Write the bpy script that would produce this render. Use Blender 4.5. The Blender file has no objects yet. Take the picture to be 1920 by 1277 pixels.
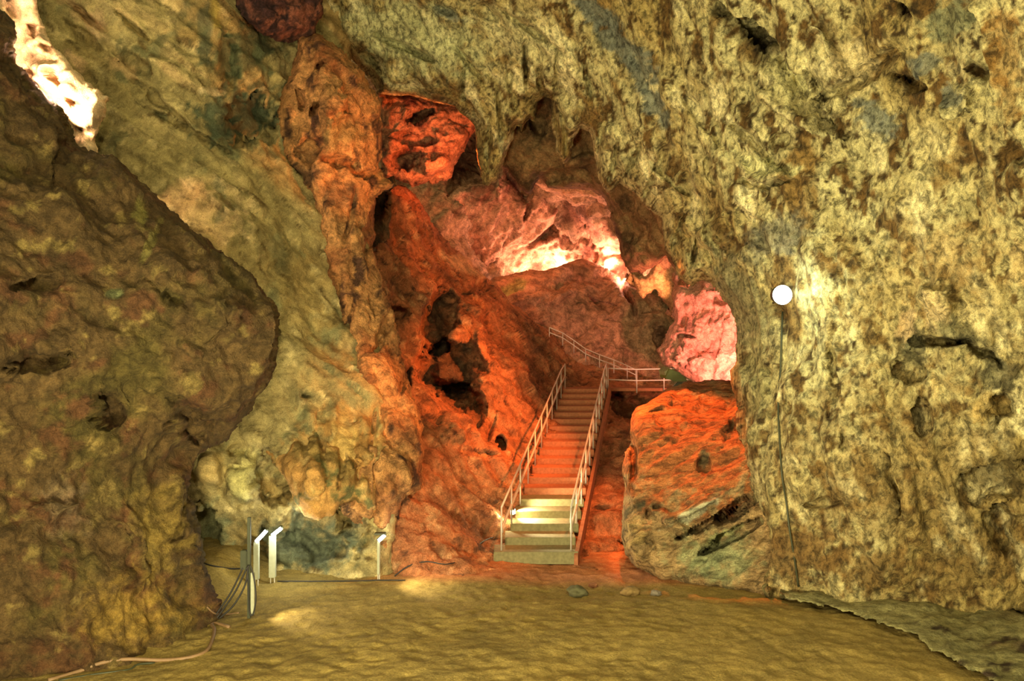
import bpy, bmesh, math, random
import numpy as np
from mathutils import Vector, Matrix
random.seed(4); np.random.seed(4)
S = bpy.context.scene
COL = S.collection
F = 1500.0; HZ = 673.0; EYE = 4.6           # focal length in px, horizon row, eye height (m)

def P(u, v, d):
    """world point seen at pixel (u, v) at distance d along +Y"""
    return Vector(((u-960)/F*d, d, EYE+(HZ-v)/F*d))
def lin(r, g, b):
    f = lambda c: ((c/255+0.055)/1.055)**2.4 if c > 10.3 else c/255/12.92
    return (f(r), f(g), f(b))

# ---------------------------------------------------------------- camera
cam = bpy.data.cameras.new('camera'); co = bpy.data.objects.new('camera', cam); COL.objects.link(co)
co.location = (0, 0, EYE); co.rotation_euler = (math.pi/2, 0, 0)
cam.sensor_width = 36; cam.lens = F/1920*36; cam.shift_y = (HZ-638.5)/1920
cam.clip_start = 0.1; cam.clip_end = 300
S.camera = co
# ---------------------------------------------------------------- world, view, lights
S.view_settings.view_transform = 'Standard'; S.view_settings.look = 'None'
S.view_settings.gamma = 1; S.view_settings.use_curve_mapping = False
S.view_settings.exposure = 0.22
S.cycles.use_denoising = True; S.cycles.denoising_prefilter = 'ACCURATE'
S.cycles.max_bounces = 6
w = bpy.data.worlds.new('cave_air'); S.world = w; w.use_nodes = True
w.node_tree.nodes['Background'].inputs[0].default_value = (*lin(222, 208, 146), 1)
w.node_tree.nodes['Background'].inputs[1].default_value = 0.68

def aim(o, tgt):
    o.rotation_euler = (Vector(tgt)-o.location).to_track_quat('-Z', 'Y').to_euler()
def spot(name, loc, tgt, col, watts, deg, blend=0.5, r=0.15):
    l = bpy.data.lights.new(name, 'SPOT'); l.energy = watts; l.color = col
    l.spot_size = math.radians(deg); l.spot_blend = blend; l.shadow_soft_size = r
    o = bpy.data.objects.new(name, l); COL.objects.link(o); o.location = loc; aim(o, tgt); return o
def point(name, loc, col, watts, r=0.1):
    l = bpy.data.lights.new(name, 'POINT'); l.energy = watts; l.color = col; l.shadow_soft_size = r
    o = bpy.data.objects.new(name, l); COL.objects.link(o); o.location = loc; return o
def area(name, loc, tgt, col, watts, size):
    l = bpy.data.lights.new(name, 'AREA'); l.energy = watts; l.color = col; l.size = size
    o = bpy.data.objects.new(name, l); COL.objects.link(o); o.location = loc; aim(o, tgt); return o
OR = (1.0, 0.25, 0.06); PK = (1.0, 0.30, 0.20); YG = (1.0, 0.89, 0.50); WG = (0.80, 1.0, 0.78); WW = (1.0, 0.86, 0.62)
# soft fill lights, unseen, added behind and beside the viewer
area('fill_right', (-5, -2, 3.0), P(1450, 200, 14), YG, 1150, 1.6)
area('fill_ceiling', (-2.5, 5, 0.8), P(1300, 0, 17), YG, 1650, 1.0)
area('fill_left', (0.5, -3, 9), P(350, 650, 15), YG, 1150, 1.2)
# orange spots without fixtures, added in free air round the stairs
spot('orange_high', P(1240, 520, 21), P(940, 760, 24), OR, 4600, 62, 0.6, 0.2)
spot('orange_ridge', P(1310, 600, 22), P(880, 540, 29), OR, 3600, 50, 0.7, 0.2)
spot('orange_boulder', P(1185, 360, 21.2), P(1290, 785, 19.3), (1, .2, .04), 4600, 36, 0.5, 0.15)
spot('orange_slope', P(1150, 560, 19.5), P(1140, 930, 21), OR, 1500, 60, 0.7, 0.15)
spot('orange_foot', P(1120, 620, 18.6), P(850, 950, 19), OR, 900, 56, 0.7, 0.15)
spot('orange_pillar', P(900, 420, 17.8), P(640, 270, 21), OR, 1500, 46, 0.8, 0.2)
spot('orange_rib', P(960, 560, 16.5), P(720, 740, 18.5), OR, 800, 50, 0.9, 0.2)
spot('orange_path', P(1300, 690, 31), P(1000, 760, 26), OR, 900, 80, 0.6, 0.15)
spot('orange_upper', P(880, 330, 25.5), P(805, 230, 28.5), (1.0, 0.2, 0.06), 1300, 100, 0.6, 0.2)
# pink-white lamps hidden behind the dome, the boulder and the dark outcrop
for (lu, lv, ld, lw_) in ((985, 514, 44.0, 200), (1045, 502, 44.0, 380), (1100, 484, 43.0, 430), (1140, 498, 41.6, 500), (1170, 522, 40.3, 330)):
    point('pink_dome', P(lu, lv, ld), (1.0, 0.42, 0.27), lw_*1.5, 0.15)
spot('pink_vault', P(1140, 520, 39), P(1120, 400, 42), (1.0, 0.34, 0.22), 5500, 36, 0.7, 0.15)
spot('yellow_tip', P(1246, 640, 31.0), P(1212, 530, 33), (1.0, 0.5, 0.2), 900, 40, 0.5, 0.08)
spot('pink_boulder', P(1335, 722, 25.3), P(1325, 600, 28.5), (1.0, 0.27, 0.21), 3000, 95, 0.5, 0.15)
point('red_back', P(960, 430, 37), (1.0, 0.2, 0.06), 330, 0.3)
for (lu, lv, lw_) in ((10, 60, 2300), (70, 170, 2300), (128, 262, 2300)):
    point('crevice_lamp', P(lu, lv, 15.9), (1.0, 0.60, 0.38), lw_, 0.1)
spot('crevice_spill', P(150, 310, 15.9), P(300, 80, 19), (1.0, 0.66, 0.36), 300, 90, 0.8, 0.1)

# ---------------------------------------------------------------- noise in numpy
def _hash(ix, iy, iz, s):
    h = (ix*374761393 + iy*668265263 + iz*2147483647 + s*1274126177) & 0xFFFFFFFF
    h = ((h ^ (h >> 13))*1274126177) & 0xFFFFFFFF
    h = ((h ^ (h >> 16))*2246822519) & 0xFFFFFFFF
    return h ^ (h >> 15)
def perlin(p, s=0):
    p = np.asarray(p, np.float64); i = np.floor(p).astype(np.int64); f = p-i
    w3 = f*f*f*(f*(f*6-15)+10); out = 0
    for dx in (0, 1):
        for dy in (0, 1):
            for dz in (0, 1):
                h = _hash(i[..., 0]+dx, i[..., 1]+dy, i[..., 2]+dz, s)
                gx = ((h & 1023)/511.5-1); gy = (((h >> 10) & 1023)/511.5-1); gz = (((h >> 20) & 1023)/511.5-1)
                d = gx*(f[..., 0]-dx)+gy*(f[..., 1]-dy)+gz*(f[..., 2]-dz)
                out = out + d*(w3[..., 0] if dx else 1-w3[..., 0])*(w3[..., 1] if dy else 1-w3[..., 1])*(w3[..., 2] if dz else 1-w3[..., 2])
    return out*1.3
def fbm(p, s=0, o=4, g=0.5, kind='fbm'):
    a = 1; t = 0; n = 0
    for k in range(o):
        v = perlin(p*(2.03**k)+17.3*k, s+k)
        if kind == 'billow': v = np.abs(v)*2-0.5
        if kind == 'ridge': v = 0.5-np.abs(v)*2
        t = t+a*v; n += a; a *= g
    return t/n
def worley(p, s=0):
    """F1 and F2-F1 cell distances"""
    i = np.floor(p).astype(np.int64); f = p-i
    d1 = np.full(p.shape[:-1], 9.); d2 = np.full(p.shape[:-1], 9.)
    for dx in (-1, 0, 1):
        for dy in (-1, 0, 1):
            for dz in (-1, 0, 1):
                h = _hash(i[..., 0]+dx, i[..., 1]+dy, i[..., 2]+dz, s)
                q = ((dx+(h & 1023)/1023-f[..., 0])**2+(dy+((h >> 10) & 1023)/1023-f[..., 1])**2+(dz+((h >> 20) & 1023)/1023-f[..., 2])**2)
                m = q < d1
                d2 = np.where(m, d1, np.minimum(d2, q)); d1 = np.where(m, q, d1)
    return np.sqrt(d1), np.sqrt(d2)
def aniso(p, freq, stretch=1, ang=90):
    """scale, with the grain running along ang (degrees in the XZ plane, 90 = vertical)"""
    a = math.radians(ang); c, s = math.cos(a), math.sin(a)
    al = p[..., 0]*c+p[..., 2]*s; ac = -p[..., 0]*s+p[..., 2]*c
    return np.stack([al*freq/stretch, p[..., 1]*freq, ac*freq], -1)
def sstep(x): x = np.clip(x, 0, 1); return x*x*(3-2*x)

def blur(a, r):
    for ax in (0, 1):
        p = np.concatenate([np.repeat(np.take(a, [0], ax), r+1, ax), a, np.repeat(np.take(a, [-1], ax), r, ax)], ax)
        c = np.cumsum(p, ax); n = a.shape[ax]
        a = (np.take(c, np.arange(n)+2*r+1, ax)-np.take(c, np.arange(n), ax))/(2*r+1)
    return a
def tps(ctrl):
    c = np.array(ctrl, float); xy = c[:, :2]/500; z = c[:, 2]; n = len(c)
    U = lambda r2: np.where(r2 > 1e-12, r2*np.log(r2+1e-12), 0)
    K = U(((xy[:, None]-xy[None])**2).sum(-1))+np.eye(n)*0.02
    A = np.zeros((n+3, n+3)); A[:n, :n] = K; A[:n, n] = 1; A[:n, n+1:] = xy; A[n, :n] = 1; A[n+1:, :n] = xy.T
    wv = np.linalg.solve(A, np.r_[z, 0, 0, 0])
    def f(u, v):
        q = np.stack([u, v], -1)/500; out = wv[n]+wv[n+1]*q[..., 0]+wv[n+2]*q[..., 1]
        for k in range(n): out = out+wv[k]*U(((q-xy[k])**2).sum(-1))
        return out
    return f
def sdist(u, v, poly):
    d = np.full(u.shape, 1e9); ins = np.zeros(u.shape, bool); n = len(poly)
    for k in range(n):
        ax, ay = poly[k]; bx, by = poly[(k+1) % n]; ex, ey = bx-ax, by-ay
        t = np.clip(((u-ax)*ex+(v-ay)*ey)/(ex*ex+ey*ey+1e-9), 0, 1)
        d = np.minimum(d, (u-ax-t*ex)**2+(v-ay-t*ey)**2)
        if ay != by: ins ^= ((ay > v) != (by > v)) & (u < ex*(v-ay)/(by-ay)+ax)
    d = np.sqrt(d); return np.where(ins, d, -d)
def blob(u, v, b, ruv):
    bu, bv, ru, rv, ang = b[:5]; a = math.radians(ang); c, s = math.cos(a), math.sin(a)
    x = (u-bu)*c-(v-bv)*s; y = (u-bu)*s+(v-bv)*c        # ang turns anticlockwise as seen
    return 1-np.sqrt((x/ru)**2+(y/rv)**2)+ruv

# ---------------------------------------------------------------- mesh linking
def props(o, label=None, cat=None, group=None, kind=None):
    if label: o['label'] = label
    if cat: o['category'] = cat
    if group: o['group'] = group
    if kind: o['kind'] = kind
    return o
def link(name, me, m, parent=None):
    if m: me.materials.append(m)
    o = bpy.data.objects.new(name, me); COL.objects.link(o)
    if parent: o.parent = parent
    return o
def mesh_np(name, V, Q, cols=None):
    me = bpy.data.meshes.new(name)
    me.vertices.add(len(V)); me.vertices.foreach_set('co', V.astype(np.float32).ravel())
    me.loops.add(len(Q)*4); me.loops.foreach_set('vertex_index', Q.astype(np.int32).ravel())
    me.polygons.add(len(Q)); me.polygons.foreach_set('loop_start', np.arange(len(Q), dtype=np.int32)*4)
    me.polygons.foreach_set('loop_total', np.full(len(Q), 4, np.int32))
    me.update(calc_edges=True)
    me.polygons.foreach_set('use_smooth', np.ones(len(Q), bool))
    if cols is not None:
        a = me.color_attributes.new('Col', 'FLOAT_COLOR', 'POINT')
        a.data.foreach_set('color', np.c_[cols, np.ones(len(cols))].astype(np.float32).ravel())
    me.validate(); return me
def compact(V, Q, C):
    used, inv = np.unique(Q, return_inverse=True)
    return V[used], inv.reshape(Q.shape), C[used]

def relief(name, outline, ctrl, mat, step=5, edge=(60, 1.5), lumps=(), dents=(), base=(.5, .5, .5), stains_and_light=(),
           thick=2.0, jag=5, tint=(), seed=1, split=None, open_edge=False, ragk=1.):
    """a rock mass: its face is a dense grid at real depths, rounded away at its outline, with sides of real thickness"""
    o = np.array(outline, float)
    us = np.arange(o[:, 0].min()-step*2, o[:, 0].max()+step*3, step); vs = np.arange(o[:, 1].min()-step*2, o[:, 1].max()+step*3, step)
    u, v = np.meshgrid(us, vs)
    uv0 = np.stack([u, v, np.zeros_like(u)], -1)
    sd = sdist(u, v, outline)+fbm(uv0/36., seed+50, 5, .68)*jag*3.2
    gv, gu = np.gradient(sd, step); gn = np.hypot(gu, gv)+1e-6; gu /= gn; gv /= gn
    keep = sd > -1.3*step
    sh = np.where(sd < 0, -sd, 0); u = u+gu*sh; v = v+gv*sh; sd = np.maximum(sd, 0)
    D = tps(ctrl)(u, v)
    t = np.clip(sd/edge[0], 0, 1); D = D+edge[1]*(1-np.sqrt(np.clip(1-(1-t)**2, 0, 1)))
    rag = fbm(uv0/30., seed+70, 5, .62)*.85*ragk; rag2 = fbm(uv0/26., seed+90, 5, .65)*1.3
    for b in dents:
        sh_ = b[6] if len(b) > 6 else 1.6
        D = D+b[5]*sstep(blob(u, v, b, rag)*min(sh_, 2.2))
    X = np.stack([(u-960)/F*D, D, EYE+(HZ-v)/F*D], -1)
    for (kind, fr, amp, st, ang) in lumps:
        du = np.gradient(X, axis=1); dv = np.gradient(X, axis=0)
        N = np.cross(du, dv); N /= (np.linalg.norm(N, axis=-1, keepdims=True)+1e-9)
        N = np.where(N[..., 1:2] > 0, -N, N)
        N = blur(blur(N, max(1, int(11/step))), max(1, int(11/step))); N[..., 1] -= .35; N /= np.linalg.norm(N, axis=-1, keepdims=True)
        q = aniso(X, fr, st, ang)
        if kind == 'cell':
            q = q+fbm(q*.8, seed+9, 2)[..., None]*.5
            a, b2 = worley(q, seed); h = .6-a
        elif kind == 'crack':
            q = q+fbm(q*.7, seed+8, 3)[..., None]*.9
            a, b2 = worley(q, seed+3); h = np.clip((b2-a)*3.2, 0, 1)-1
        elif kind == 'strata':
            w_ = fbm(q*.35, seed+5, 3)*1.6
            z = q[..., 2]+w_; h = (np.abs((z % 1)-.5)*2)**.7*.5+fbm(np.stack([q[..., 0]*.4, q[..., 1]*.4, np.floor(z)*3.1], -1), seed+6, 2)
        else:
            h = fbm(q, seed+int(fr*7), 4, .52, kind)
        fade = .35+.65*np.clip(sd/25, 0, 1)
        X = X+N*(h*amp*fade)[..., None]
    # stone colour
    C = np.empty(u.shape+(3,)); C[:] = base
    for (fr, c2, lo, hi, st, ang) in tint:
        m = sstep((fbm(aniso(X, fr, st, ang), seed+int(fr*13)+31, 4, .6)-lo)/(hi-lo)); C = C*(1-m[..., None])+np.array(c2)*m[..., None]
    for b in stains_and_light:
        m = sstep((blob(u, v, b, rag2)+.0)*(b[7] if len(b) > 7 else 3.))[..., None]; k = b[6] if not isinstance(b[5], float) else 1
        C = C*(1-m*k)+np.array(b[5])*m*k
    H, W = u.shape; idx = np.arange(H*W).reshape(H, W)
    a, b_, c, d = idx[:-1, :-1], idx[:-1, 1:], idx[1:, 1:], idx[1:, :-1]
    okq = keep[:-1, :-1] & keep[:-1, 1:] & keep[1:, 1:] & keep[1:, :-1]
    Q = np.stack([a[okq], d[okq], c[okq], b_[okq]], -1)
    V = X.reshape(-1, 3); C = C.reshape(-1, 3)
    if open_edge: loops = []
    # sides: boundary edges run back in three rings
    E = np.concatenate([Q[:, [0, 1]], Q[:, [1, 2]], Q[:, [2, 3]], Q[:, [3, 0]]]); key = E.min(1)*(H*W)+E.max(1)
    uk, inv, cnt = np.unique(key, return_inverse=True, return_counts=True); B = E[cnt[inv] == 1]
    bv = np.unique(B); guf, gvf = gu.ravel(), gv.ravel(); Df = V[:, 1]
    prev = bv; allV = [V]; allC = [C]; quads = [Q]; base_n = len(V)
    if not open_edge:
        pu = 960+V[bv, 0]*F/Df[bv]; pv = HZ-(V[bv, 2]-EYE)*F/Df[bv]
        for (k, fr) in ((3, .12), (9, .4), (20, 1.)):
            dd = Df[bv]+thick*fr; uu = pu+guf[bv]*k; vv = pv+gvf[bv]*k
            nV = np.stack([(uu-960)/F*dd, dd, EYE+(HZ-vv)/F*dd], -1); nid = base_n+np.arange(len(bv))
            mp = dict(zip(bv.tolist(), prev.tolist())); mn = dict(zip(bv.tolist(), nid.tolist()))
            quads.append(np.array([[mp[x], mn[x], mn[y], mp[y]] for x, y in B.tolist()]))
            allV.append(nV); allC.append(C[bv]); base_n += len(bv); prev = nid
    V = np.concatenate(allV); C = np.concatenate(allC); Q = np.concatenate(quads)[:, ::-1]
    outs = []
    groups = [(name, np.ones(len(Q), bool))]
    if split:
        cu = V[Q[:, 0]]; pu = 960+cu[:, 0]*F/cu[:, 1]; pv = HZ-(cu[:, 2]-EYE)*F/cu[:, 1]
        m = split[1](pu, pv); groups = [(name, ~m), (split[0], m)]
    for nm, g in groups:
        v2, q2, c2 = compact(V, Q[g], C)
        outs.append(link(nm, mesh_np(nm, v2, q2, c2), mat))
    return outs if split else outs[0]

# ---------------------------------------------------------------- materials
def nd(nt, t, **kw):
    n = nt.nodes.new(t)
    for k, v in kw.items():
        if k in n.inputs: n.inputs[k].default_value = v
        else: setattr(n, k, v)
    return n
def rock_mat(name, dark=.45, mott=9., lo=.38, hi=.62, bump=.5, fine=28., rough=.9, stretch=(1, 1, 1), tilt=0., spec=.25, speck=(.25, .2, .13), speck_amt=.55, light=1.25, grain=.35):
    m = bpy.data.materials.new(name); m.use_nodes = True; nt = m.node_tree; L = nt.links.new
    b = nt.nodes['Principled BSDF']; b.inputs['Roughness'].default_value = rough; b.inputs['Specular IOR Level'].default_value = spec
    at = nd(nt, 'ShaderNodeAttribute', attribute_name='Col')
    geo = nd(nt, 'ShaderNodeNewGeometry'); mp = nd(nt, 'ShaderNodeMapping'); mp.inputs['Rotation'].default_value = (0, tilt, 0); mp.inputs['Scale'].default_value = stretch
    L(geo.outputs['Position'], mp.inputs['Vector'])
    n1 = nd(nt, 'ShaderNodeTexNoise', Scale=mott, Detail=6., Roughness=.7, Distortion=.4)
    n2 = nd(nt, 'ShaderNodeTexNoise', Scale=fine, Detail=5., Roughness=.75)
    n3 = nd(nt, 'ShaderNodeTexNoise', Scale=mott*.3, Detail=3., Roughness=.6)
    for n in (n1, n2, n3): L(mp.outputs[0], n.inputs['Vector'])
    r1 = nd(nt, 'ShaderNodeMapRange'); r1.inputs[1].default_value = lo; r1.inputs[2].default_value = hi; r1.inputs[3].default_value = dark; r1.inputs[4].default_value = light
    L(n1.outputs['Fac'], r1.inputs[0])
    r3 = nd(nt, 'ShaderNodeMapRange'); r3.inputs[1].default_value = .3; r3.inputs[2].default_value = .7; r3.inputs[3].default_value = .78; r3.inputs[4].default_value = 1.2
    L(n3.outputs['Fac'], r3.inputs[0])
    mm = nd(nt, 'ShaderNodeMath', operation='MULTIPLY'); L(r1.outputs[0], mm.inputs[0]); L(r3.outputs[0], mm.inputs[1])
    vm = nd(nt, 'ShaderNodeVectorMath', operation='SCALE'); L(at.outputs['Color'], vm.inputs[0]); L(mm.outputs[0], vm.inputs['Scale'])
    r2 = nd(nt, 'ShaderNodeMapRange'); r2.inputs[1].default_value = .53; r2.inputs[2].default_value = .64; r2.inputs[4].default_value = speck_amt
    L(n2.outputs['Fac'], r2.inputs[0])
    mx = nd(nt, 'ShaderNodeMix', data_type='RGBA', blend_type='MULTIPLY'); L(r2.outputs[0], mx.inputs[0]); L(vm.outputs[0], mx.inputs[6]); mx.inputs[7].default_value = (*[c*2 for c in speck], 1)
    n4 = nd(nt, 'ShaderNodeTexNoise', Scale=fine*2.3, Detail=3., Roughness=.8); L(geo.outputs['Position'], n4.inputs['Vector'])
    r4 = nd(nt, 'ShaderNodeMapRange'); r4.inputs[1].default_value = .3; r4.inputs[2].default_value = .7; r4.inputs[3].default_value = 1-grain; r4.inputs[4].default_value = 1+grain
    L(n4.outputs['Fac'], r4.inputs[0]); v4 = nd(nt, 'ShaderNodeVectorMath', operation='SCALE'); L(mx.outputs[2], v4.inputs[0]); L(r4.outputs[0], v4.inputs['Scale'])
    L(v4.outputs[0], b.inputs['Base Color'])
    ad = nd(nt, 'ShaderNodeMath', operation='MULTIPLY_ADD'); L(n1.outputs['Fac'], ad.inputs[0]); ad.inputs[1].default_value = 2.2; L(n2.outputs['Fac'], ad.inputs[2])
    bp = nd(nt, 'ShaderNodeBump', Strength=bump, Distance=.09); L(ad.outputs[0], bp.inputs['Height']); L(bp.outputs[0], b.inputs['Normal'])
    return m
def plain(name, col, rough=.6, metal=0., emit=None, es=0., var=0.12):
    m = bpy.data.materials.new(name); m.use_nodes = True; nt = m.node_tree; b = nt.nodes['Principled BSDF']
    b.inputs['Roughness'].default_value = rough; b.inputs['Metallic'].default_value = metal
    geo = nd(nt, 'ShaderNodeNewGeometry'); n = nd(nt, 'ShaderNodeTexNoise', Scale=14., Detail=4.)
    nt.links.new(geo.outputs['Position'], n.inputs['Vector'])
    r = nd(nt, 'ShaderNodeMapRange'); r.inputs[3].default_value = 1-var*2; r.inputs[4].default_value = 1+var*2; nt.links.new(n.outputs['Fac'], r.inputs[0])
    vm = nd(nt, 'ShaderNodeVectorMath', operation='SCALE'); vm.inputs[0].default_value = col; nt.links.new(r.outputs[0], vm.inputs['Scale']); nt.links.new(vm.outputs[0], b.inputs['Base Color'])
    if emit: b.inputs['Emission Color'].default_value = (*emit, 1); b.inputs['Emission Strength'].default_value = es
    return m
M_right = rock_mat('pale_flowstone', dark=.30, mott=8.5, lo=.38, hi=.58, bump=.6, fine=26, stretch=(1, 1, .75), speck=(.30, .22, .09))
M_leftrock = rock_mat('dark_knobbly_rock', dark=.55, mott=6., bump=.6, fine=20, speck=(.3, .24, .1))
M_left = rock_mat('olive_limestone', dark=.6, mott=3.0, bump=.5, fine=18, speck_amt=.35)
M_orange = rock_mat('orange_rock', dark=.42, mott=5.5, bump=.8, fine=16, speck=(.3, .2, .15))
M_back = rock_mat('far_rock', dark=.5, mott=3.2, bump=.8, fine=7, speck=(.3, .2, .15), speck_amt=.4)
M_boulder = rock_mat('layered_boulder_rock', dark=.35, mott=6.5, bump=.8, fine=14, stretch=(.28, 1, 1), tilt=math.radians(38))
M_sand = rock_mat('trodden_sand', dark=.78, mott=2.2, bump=.35, fine=12, stretch=(1, 1, 1), rough=.95, speck_amt=.3, light=1.1)
M_earth = rock_mat('red_earth', dark=.55, mott=3., bump=.8, fine=12, rough=.95)

# ---------------------------------------------------------------- cave walls
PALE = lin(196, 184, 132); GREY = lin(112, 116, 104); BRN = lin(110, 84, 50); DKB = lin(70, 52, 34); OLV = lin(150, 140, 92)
rw = [(585, -160), (596, 30), (605, 70), (650, 95), (700, 160), (706, 176), (765, 180), (800, 184), (850, 198), (885, 235), (890, 262), (893, 300), (906, 345), (915, 349),
      (931, 338), (944, 313), (950, 290), (962, 262), (966, 236), (974, 236), (978, 250), (992, 224), (1003, 228), (1010, 190), (1022, 182), (1035, 190), (1040, 285), (1056, 307), (1070, 298),
      (1076, 262), (1088, 240), (1106, 244), (1114, 285), (1122, 332), (1138, 362), (1150, 357), (1163, 340), (1182, 354), (1204, 376), (1216, 390), (1240, 404), (1246, 462),
      (1262, 480), (1275, 520), (1299, 538), (1314, 526), (1334, 528), (1344, 550), (1366, 577), (1381, 607), (1387, 630), (1380, 652), (1384, 676), (1371, 695), (1374, 718),
      (1388, 767), (1386, 795), (1398, 862), (1417, 947), (1428, 985), (1433, 1100), (1433, 1160), (1600, 1200), (2150, 1320), (2150, -160)]
rc = [(600, 0, 25), (600, -160, 24), (700, 160, 25), (900, 250, 24), (1000, 230, 23.5), (1120, 330, 22), (1240, 420, 20.5), (1270, 510, 20), (1385, 640, 18), (1390, 800, 16.8), (1430, 1000, 15.8), (1433, 1112, 15.6),
      (1500, 1115, 15.2), (1700, 1130, 14.6), (1920, 1150, 13.8), (2150, 1200, 12.8), (2150, 700, 11.5), (1920, 700, 13), (1650, 700, 14.3), (1480, 550, 15.6), (1480, 800, 15.4),
      (1920, 300, 12), (2150, 200, 10.5), (1920, 0, 11.5), (1650, 300, 14.2), (1500, 0, 15.5), (1200, 0, 19), (1200, 200, 19.6), (900, 0, 22), (900, -160, 20), (1500, -160, 14), (2150, -160, 10), (1350, 400, 17.4)]
d_r = [(x[0], x[1], x[2]*1.35, x[3]*1.25, x[4], x[5]*.6) for x in [(905, 20, 12, 30, 60, .8), (835, 20, 22, 8, -20, .5), (985, 120, 7, 34, 5, .8), (955, 150, 6, 26, 3, .8), (1017, 155, 9, 30, 0, 1.2), (965, 190, 7, 22, 0, .7), (1088, 200, 7, 24, 0, .6),
       (1420, 92, 26, 34, 35, .9), (1345, 25, 14, 20, 0, .6), (1695, 30, 16, 18, 0, .8), (1530, 170, 12, 40, 40, .9), (1575, 230, 10, 34, 42, .7), (1470, 260, 26, 12, -10, .9), (1640, 120, 40, 9, 30, .6),
       (1700, 165, 34, 9, -8, .6), (1830, 140, 22, 16, -30, .7), (1440, 330, 60, 9, 8, .7), (1345, 250, 8, 26, 0, .6), (1330, 320, 9, 30, 10, .7), (1280, 340, 12, 22, 0, .6),
       (1705, 690, 26, 30, -20, .8), (1830, 660, 50, 16, -25, .7), (1720, 780, 14, 40, 0, .7), (1880, 760, 34, 26, 0, .8), (1885, 300, 22, 30, 0, .4), (1480, 765, 9, 14, 0, .5),
       (1550, 945, 34, 9, 0, .6), (1870, 900, 60, 36, 20, .6), (1335, 480, 40, 16, -45, .6), (1300, 470, 14, 40, 20, .5), (1585, 830, 16, 22, 0, .3), (1860, 1160, 60, 16, 0, 1.0)]]
d_r += [(1470, 150, 170, 20, -43, .8, 1.6), (1405, 70, 30, 40, 20, .6), (1610, 150, 130, 12, 28, .5), (1690, 155, 40, 12, -15, .6), (1420, 270, 90, 12, -35, .6), (1560, 100, 60, 14, -45, -.5), (1480, 210, 90, 16, -30, -.4), (1440, 315, 90, 10, -8, -.4), (1800, 190, 40, 30, 0, -.5),
        (1850, 90, 6, 90, 5, .4), (1300, 200, 14, 60, 30, .4), (1250, 330, 60, 10, -40, .4), (1390, 430, 50, 60, 0, .5), (1340, 450, 12, 60, 20, .5), (1240, 300, 8, 40, 0, .4), (760, 90, 90, 10, -25, .5), (880, 120, 70, 9, -50, .4), (1000, 60, 90, 10, -35, .4), (700, 120, 60, 10, -45, .5),
        (1760, 560, 40, 50, 0, -.4), (1760, 640, 60, 14, 0, .6), (1880, 1000, 40, 60, 0, .4), (1650, 900, 16, 90, 5, .3), (1560, 700, 14, 90, 0, .3)]
d_r += [(x, y, 6, l, a, .55, 2) for x, y, l, a in ((912, 270, 60, 0), (936, 210, 70, 4), (985, 120, 60, 0), (1045, 150, 60, -3), (1060, 250, 50, 0), (1100, 150, 60, 5), (1126, 260, 60, -8), (1150, 300, 50, -10), (1185, 300, 50, -20), (870, 160, 40, -10), (1220, 340, 50, -20), (1275, 430, 50, -15), (1305, 470, 50, -15))]
s_r = [(1700, 900, 400, 300, 0, lin(138, 112, 66), .6, 1.2), (1720, 560, 320, 200, 0, lin(168, 140, 84), .45, 1.2), (780, 70, 190, 90, -15, lin(186, 186, 138), .75, 1.6), (960, 60, 120, 60, -25, lin(206, 196, 146), .6, 1.6), (1120, 30, 60, 22, -35, GREY, .9), (1150, 80, 60, 26, -45, GREY, .9), (1195, 130, 46, 34, -60, GREY, .9), (1215, 190, 24, 30, 0, GREY, .9), (1235, 222, 16, 24, 0, GREY, .9),  # broad brown blobs darken the lower right against too strong fill light
       (840, 28, 30, 12, -25, GREY, .8), (1790, 40, 60, 44, 25, lin(120, 122, 92), .85), (1735, 120, 42, 26, 40, GREY, .8), (1785, 175, 24, 20, 0, GREY, .8), (1640, 225, 44, 30, -45, GREY, .85), (1605, 190, 20, 14, 0, GREY, .7),
       (1420, 100, 26, 50, 35, DKB, .75, 2.), (1350, 25, 16, 18, 0, DKB, .6), (1695, 32, 18, 20, 0, DKB, .8), (1560, 60, 16, 60, 10, BRN, .5, 2),
       (1450, 440, 70, 44, 30, lin(128, 122, 100), .8, 2), (1710, 650, 34, 46, 10, lin(84, 84, 62), .75, 2), (1790, 620, 70, 26, -30, lin(84, 84, 62), .7, 2), (1870, 700, 60, 40, -20, lin(80, 78, 60), .7, 2),  # leading grey-green blob paints the haze near the wall floodlight
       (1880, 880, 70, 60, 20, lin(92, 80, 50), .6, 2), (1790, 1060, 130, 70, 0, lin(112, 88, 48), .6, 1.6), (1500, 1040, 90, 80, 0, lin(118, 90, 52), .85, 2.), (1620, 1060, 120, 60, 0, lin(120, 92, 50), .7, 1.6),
       (1750, 575, 26, 46, 5, lin(215, 190, 140), .8, 2), (1700, 610, 22, 40, 0, lin(212, 180, 130), .8, 2), (1752, 720, 12, 34, 0, lin(215, 190, 130), .7, 2), (1840, 760, 30, 40, -20, lin(205, 175, 110), .7, 2),
       (1905, 500, 26, 60, 10, lin(205, 180, 125), .7, 2), (1600, 120, 60, 60, 30, lin(220, 200, 150), .7, 1.5), (1480, 170, 60, 26, -30, lin(225, 215, 155), .8, 2), (1440, 300, 80, 16, -8, lin(225, 220, 160), .8, 2),
       (1750, 270, 60, 40, -20, lin(220, 205, 150), .7, 1.6), (760, 60, 90, 60, -20, lin(190, 186, 135), .5, 1.5), (1390, 560, 60, 140, 25, lin(128, 122, 92), .75, 1.4), (1420, 700, 30, 120, 0, lin(130, 126, 84), .6, 1.6),
       (1770, 470, 140, 90, 0, lin(150, 120, 74), .5, 1.2), (1900, 120, 40, 160, 0, lin(160, 122, 66), .7, 1.5)]
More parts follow.
